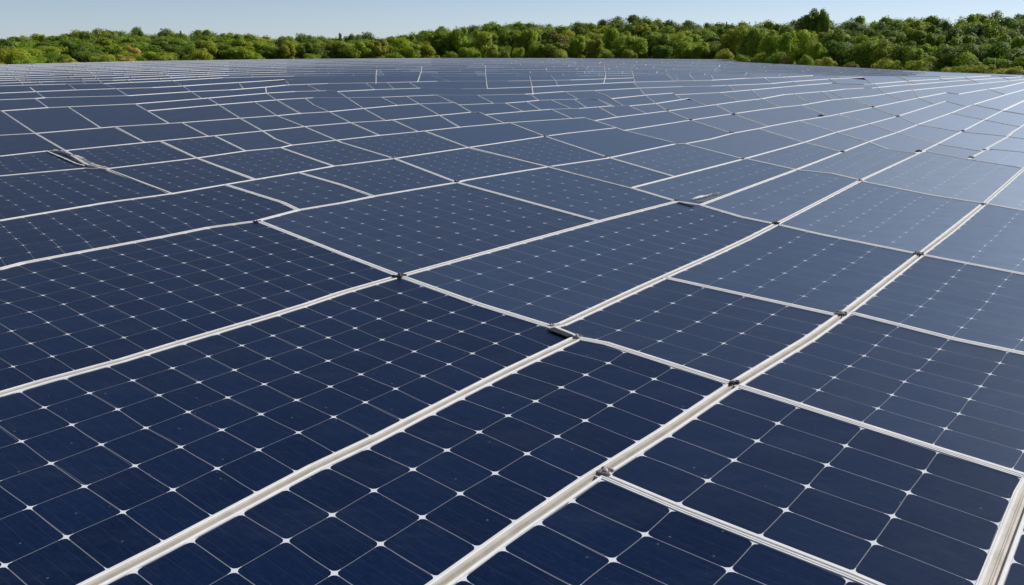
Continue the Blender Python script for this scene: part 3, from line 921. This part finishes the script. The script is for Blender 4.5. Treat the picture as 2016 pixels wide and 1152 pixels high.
# ---------------------------------------------------------------- the wood beyond the array
def leaf_mesh(name, seed, kind):
    """crown of unit height 1 (z 0..1), half width about .5; thousands of small leaf clumps on several lobes"""
    rnd = random.Random(seed); lobes = []
    if kind == 'round':
        lobes.append((0, 0, .55, .36, .36, .36))
        for i in range(13):
            a = rnd.random()*6.28; h = rnd.uniform(.18, .86); r = .34*math.sqrt(max(.05, 1-((h-.5)/.52)**2))
            s = rnd.uniform(.12, .21); lobes.append((r*math.cos(a), r*math.sin(a), h, s, s, s*rnd.uniform(.7, 1)))
    elif kind == 'tall':
        lobes.append((0, 0, .52, .22, .22, .42))
        for i in range(15):
            a = rnd.random()*6.28; h = rnd.uniform(.12, .92); r = .24*math.sqrt(max(.08, 1-((h-.48)/.55)**2))
            s = rnd.uniform(.09, .15); lobes.append((r*math.cos(a), r*math.sin(a), h, s, s, s*1.25))
    elif kind == 'bush':
        lobes.append((0, 0, .42, .44, .44, .40))
        for i in range(14):
            a = rnd.random()*6.28; h = rnd.uniform(.1, .78); r = .46*math.sqrt(max(.05, 1-((h-.25)/.72)**2))
            s = rnd.uniform(.14, .24); lobes.append((r*math.cos(a), r*math.sin(a), h, s, s, s*.85))
    elif kind == 'ragged':
        for i in range(16):
            a = rnd.random()*6.28; h = rnd.uniform(.2, .95); r = rnd.uniform(.05, .36)*(1.2-h*.6)
            s = rnd.uniform(.09, .19); lobes.append((r*math.cos(a), r*math.sin(a), h, s, s, s*.75))
    else:  # pine
        for i in range(12):
            h = .12+.07*i; r = .24*(1.05-h)
            for q in range(3):
                a = rnd.random()*6.28; lobes.append((r*math.cos(a)*.7, r*math.sin(a)*.7, h, r*.8, r*.8, .05))
    v, f, at = [], [], []
    vol = [l[3]*l[4]+l[3]*l[5] for l in lobes]; tot = sum(vol)
    N = 5200
    for l, w in zip(lobes, vol):
        for _ in range(int(N*w/tot)):
            # direction, biased to the upper, outer side
            while True:
                d = Vector((rnd.gauss(0, 1), rnd.gauss(0, 1), rnd.gauss(.25, 1)))
                if d.length > .1: break
            d.normalize()
            rr_ = rnd.uniform(.72, 1.06)
            rr_ *= 1 + .22*noise.noise(Vector((l[0]*9+d.x*2.4, l[1]*9+d.y*2.4, l[2]*9+d.z*2.4+seed)))
            p = Vector((l[0]+d.x*l[3]*rr_, l[1]+d.y*l[4]*rr_, l[2]+d.z*l[5]*rr_))
            if p.z < .02: continue
            nrm = (d + Vector((rnd.gauss(0, .3), rnd.gauss(0, .3), rnd.gauss(.4, .3)))).normalized()
            t1 = nrm.orthogonal().normalized(); t1 = Matrix.Rotation(rnd.random()*6.28, 3, nrm) @ t1; t2 = nrm.cross(t1)
            s = rnd.uniform(.012, .024)
            b = len(v)
            v += [p-t1*s-t2*s*.6, p+t1*s-t2*s*.7, p+t1*s*.8+t2*s*.7+nrm*s*.3, p-t1*s*.9+t2*s*.6]
            f.append((b, b+1, b+2, b+3)); at += [(rnd.random(), rnd.random(), 0)]*4
    # opaque heart of the crown (dense inner twigs and leaves)
    for l in lobes[:1+len(lobes)//2]:
        b = len(v); K = .72
        for i in range(5):
            th = math.pi*(i+.5)/5
            for j in range(8):
                a = 2*math.pi*j/8; q = K*(1+.25*noise.noise(Vector((i, j, seed+l[2]*7))))
                v.append(Vector((l[0]+l[3]*q*math.sin(th)*math.cos(a), l[1]+l[4]*q*math.sin(th)*math.sin(a), max(.03, l[2]+l[5]*q*math.cos(th))))); at.append((.1, .2, 0))
        for i in range(4):
            for j in range(8): f.append((b+i*8+j, b+i*8+(j+1) % 8, b+(i+1)*8+(j+1) % 8, b+(i+1)*8+j))
        f.append(tuple(b+j for j in range(8))[::-1]); f.append(tuple(b+32+j for j in range(8)))
    me = bpy.data.meshes.new(name); me.from_pydata([tuple(q) for q in v], [], f)
    ca = me.attributes.new("leaf", 'FLOAT_VECTOR', 'POINT')
    for i, a in enumerate(at): ca.data[i].vector = a
    me.materials.append(M['leaf']); me.update(); return me
def trunk_mesh(seed, kind):
    rnd = random.Random(seed); v, f = [], []
    def limb(p0, p1, r0, r1):
        b = len(v); d = (p1-p0).normalized(); a = d.orthogonal().normalized(); c = d.cross(a)
        for p, r in ((p0, r0), ((p0+p1)/2+a*r0*.4, (r0+r1)/2), (p1, r1)):
            for i in range(7): t = 6.283*i/7; v.append(p+a*r*math.cos(t)+c*r*math.sin(t))
        for k in range(2):
            for i in range(7): f.append((b+k*7+i, b+k*7+(i+1) % 7, b+(k+1)*7+(i+1) % 7, b+(k+1)*7+i))
    top = Vector((rnd.uniform(-.03, .03), rnd.uniform(-.03, .03), .7))
    limb(Vector((0, 0, -.08)), top, .032, .010)
    for i in range(6):
        h = rnd.uniform(.15, .6); a = rnd.random()*6.28; s = top*(h/.7)
        limb(s, s+Vector((math.cos(a)*.24, math.sin(a)*.24, .17)), .013, .004)
    me = bpy.data.meshes.new("trunk"); me.from_pydata([tuple(q) for q in v], [], f); me.materials.append(M['bark']); me.update(); return me
KINDS = {}
for kd, n_ in (('round', 4), ('tall', 3), ('bush', 3), ('ragged', 2), ('pine', 1)):
    KINDS[kd] = [(leaf_mesh("crown", 11*i+len(kd), kd), trunk_mesh(7*i+3, kd)) for i in range(n_)]
KINDS['dome'] = KINDS['bush']
TNAME = {'dome': 'broadleaf_tree', 'round': 'broadleaf_tree', 'tall': 'tall_tree', 'bush': 'shrub', 'ragged': 'open_crowned_tree', 'pine': 'conifer_tree'}
COLR = {'bright': (.108, .142, .012), 'olive': (.115, .130, .014), 'yellow': (.145, .155, .022), 'mid': (.082, .113, .012),
        'dark': (.056, .082, .011), 'blue': (.055, .080, .020), 'tan': (.19, .165, .05), 'brown': (.085, .088, .020)}
TR = random.Random(77)
def put_tree(px_, top, width, dist, kd, colr, label, cat, group, hmin=.0, squash=None):
    """tree whose crown top is seen at (px_, top), standing dist metres beyond the array's edge"""
    d, az = edge_dist(px_); r = d + dist; ux, uy = col_dir(px_)
    zt = z_of_top(px_, top, r); zg = ground_z(px_, r)-.15
    H = max(zt-zg, 1.0)
    ww = width/FOC*r*1.02   # metres across
    crown, trunk = TR.choice(KINDS[kd])
    o = empty(TNAME[kd], (ux*r, uy*r, zg), TR.random()*6.28)
    base_w = {'round': .86, 'tall': .62, 'bush': 1.12, 'dome': 1.12, 'ragged': .85, 'pine': .46}[kd]
    s = ww/base_w; o.scale = (s, s, H/ (1.0 if kd not in ('bush', 'dome') else .98))
    c = bpy.data.objects.new("crown", crown); COL.objects.link(c); c.parent = o
    t = bpy.data.objects.new("trunk", trunk); COL.objects.link(t); t.parent = o
    base = COLR[colr]; j = TR.uniform(.9, 1.14)*3.05
    c.color = (base[0]*j*TR.uniform(.93, 1.08), base[1]*j, base[2]*j, 1)
    tag(o, label, cat, group)
    return o
# front row, one by one: column, crown top, width, metres beyond the edge, kind, colour
FRONT = [(-60,92,80,9,'bush','olive'),(14,88,72,12,'bush','olive'),(62,92,50,14,'round','bright'),(95,86,62,16,'round','olive'),(48,104,60,7,'bush','bright'),(103,98,50,9,'bush','mid'),
 (152,78,66,15,'round','dark'),(178,97,56,10,'bush','dark'),(136,112,30,5,'bush','yellow'),(210,104,66,7,'bush','yellow'),(236,108,44,6,'bush','tan'),(262,90,30,13,'ragged','tan'),
 (240,95,36,11,'bush','olive'),(282,98,44,9,'bush','bright'),(318,97,66,8,'bush','olive'),(345,88,40,14,'round','dark'),(362,92,44,12,'round','dark'),(388,91,48,9,'bush','olive'),(412,76,42,14,'tall','olive'),(440,84,34,13,'tall','mid'),
 (462,91,46,10,'round','mid'),(486,90,46,8,'bush','bright'),(505,105,36,6,'bush','bright'),(520,82,40,14,'round','mid'),(541,90,40,12,'round','dark'),(560,84,34,11,'tall','olive'),(577,78,34,13,'tall','bright'),(596,82,36,13,'round','dark'),
 (612,102,34,6,'bush','bright'),(626,90,40,12,'round','dark'),(650,84,46,14,'round','brown'),(668,80,60,15,'round','mid'),(690,84,44,11,'round','olive'),(711,82,40,12,'tall','bright'),(730,80,36,12,'tall','olive'),
 (752,74,40,14,'tall','olive'),(770,100,44,6,'bush','mid'),(790,70,60,16,'round','bright'),(806,86,44,8,'round','bright'),(835,84,36,10,'tall','olive'),(857,62,44,16,'tall','mid'),(878,66,40,15,'tall','dark'),(858,106,22,5,'bush','yellow'),(885,98,28,7,'bush','mid'),
 (905,55,44,16,'tall','bright'),(928,88,46,7,'bush','bright'),(948,60,40,15,'tall','olive'),(966,89,26,6,'tall','yellow'),(985,84,46,8,'bush','mid'),(1001,64,38,15,'tall','dark'),(1024,62,40,15,'tall','olive'),(1018,88,26,6,'bush','bright'),
 (1046,58,36,15,'tall','bright'),(1060,84,44,8,'round','mid'),(1082,82,50,8,'round','mid'),(1102,92,38,6,'bush','olive'),(1098,62,44,15,'tall','brown'),(1133,70,32,11,'tall','bright'),(1150,66,40,14,'round','olive'),(1176,78,38,9,'tall','olive'),
 (1200,46,32,18,'tall','bright'),(1198,94,36,6,'bush','bright'),(1222,66,44,14,'round','bright'),(1252,67,46,10,'round','bright'),(1240,92,30,5,'bush','olive'),(1290,60,50,14,'round','mid'),(1304,86,36,7,'round','dark'),(1335,62,44,13,'round','bright'),(1352,80,36,8,'round','bright'),
 (1378,84,36,8,'tall','bright'),(1402,92,30,8,'bush','dark'),(1424,92,34,6,'bush','yellow'),(1447,50,50,16,'round','olive'),(1480,46,44,16,'round','mid'),(1468,104,40,5,'bush','bright'),(1498,97,34,5,'bush','olive'),(1512,60,40,14,'tall','bright'),
 (1530,96,40,5,'bush','mid'),(1548,62,36,13,'tall','bright'),(1550,106,22,4,'bush','tan'),(1592,56,58,11,'round','bright'),(1604,78,40,9,'round','bright'),(1592,103,28,4,'bush','bright'),(1628,108,36,4,'bush','yellow'),(1632,56,50,15,'round','dark'),(1655,76,50,10,'round','dark'),
 (1676,118,30,3,'bush','brown'),(1700,80,56,10,'round','mid'),(1716,66,60,15,'round','bright'),(1740,74,44,12,'round','olive'),(1743,108,46,5,'bush','yellow'),(1765,114,34,4,'bush','olive'),(1778,78,46,10,'round','dark'),(1800,90,44,9,'round','mid'),(1822,114,56,4,'bush','bright'),(1838,104,40,7,'bush','olive'),
 (1858,84,50,11,'round','mid'),(1888,86,60,9,'round','dark'),(1904,98,44,7,'round','bright'),(1870,126,36,3,'bush','yellow'),(1900,124,40,3,'bush','bright'),(1934,122,60,3,'bush','olive'),(1948,82,62,12,'round','dark'),(1968,110,50,6,'round','mid'),(1980,128,44,2.5,'bush','yellow'),(2005,96,56,9,'round','dark'),(2012,126,40,3,'bush','olive'),(2050,100,70,8,'round','mid'),(2110,96,80,8,'round','mid')]
WORD = {'bright': 'bright green', 'olive': 'olive green', 'yellow': 'yellow-green', 'mid': 'mid green', 'dark': 'dark green', 'blue': 'dull blue-green', 'tan': 'tan leaved', 'brown': 'brownish green'}
SH = {'dome': 'broad domed tree', 'round': 'round crowned tree', 'tall': 'slender upright tree', 'bush': 'low shrub', 'ragged': 'loose open tree', 'pine': 'narrow conifer'}
for (x, t, w, ds, kd, cl) in FRONT:
    lab = "%s %s just behind the array, %.1f%% across, %.1f%% down" % (WORD[cl], SH[kd], x/20.16, t/11.52)
    put_tree(x, t, w, ds, kd, cl, lab, 'shrub' if kd == 'bush' else 'tree', 'front row of trees and shrubs behind the array')
put_tree(1592,17,52,40,'ragged','dark', "tallest dark ragged tree standing up out of the skyline right of centre", 'tree', None)
put_tree(1606,19,34,41,'tall','mid', "upright green tree just right of the tallest ragged one on the skyline", 'tree', None)
put_tree(1616,27,22,41,'tall','mid', "small pointed tree on the skyline right of the tallest ragged tree", 'tree', None)
put_tree(671,61,20,90,'pine','blue', "small dark pointed tree on the low skyline left of centre", 'tree', None)
put_tree(695,62,30,92,'round','blue', "dark round tree on the skyline right of the small pointed one", 'tree', None)
put_tree(277,53,32,80,'round','blue', "dark round tree poking above the skyline at left", 'tree', None)
put_tree(359,56,12,84,'pine','blue', "tiny spiky tree on the left skyline", 'tree', None)
put_tree(1320,34,10,84,'pine','blue', "tiny dark conifer tip on the skyline right of the hill top", 'tree', None)
put_tree(1427,38,10,84,'pine','blue', "tiny conifer tip on the skyline left of the tallest ragged tree", 'tree', None)
# the hill behind
for li, (f_, ds, step) in enumerate([(.50, 24, 50), (.66, 42, 46), (.80, 64, 44), (.90, 92, 44), (1.0, 128, 34)]):
    x = -150 + TR.random()*20
    while x < 2160:
        e, s = edge_y(x), interp(SKY, x)
        top = e + (s-e)*f_ + TR.uniform(-2.5, 2.5) * (1.1 if f_ < .95 else .8)
        if x > 1500 and f_ < .95: top += 2
        w = TR.uniform(40, 66)*(1.12 if f_ < .95 else .95)
        kd = TR.choice(['round', 'round', 'tall' if f_ < .9 and x > 520 else 'round', 'dome' if f_ > .9 else 'tall', 'ragged' if f_ < .75 else 'round'])
        if kd == 'tall': w *= .7
        left = x < 520
        pool = ['blue', 'dark', 'mid', 'mid', 'olive'] if left else (['mid', 'dark', 'bright', 'olive', 'mid'] if f_ < .9 else ['mid', 'dark', 'mid', 'blue'])
        if x > 1850 and f_ > .6: pool = ['dark', 'mid', 'mid', 'blue']
        cl = TR.choice(pool)
        lab = "%s %s in the wood, top %.1f%% across, %.1f%% down" % (WORD[cl], SH[kd], x/20.16, top/11.52)
        put_tree(x, top, w, ds+TR.uniform(-5, 5), kd, cl, lab, 'tree', 'trees making up the wood on the slope')
        x += step*TR.uniform(.7, 1.15)
print("objects", len(bpy.data.objects), "panels", len(PANELS))
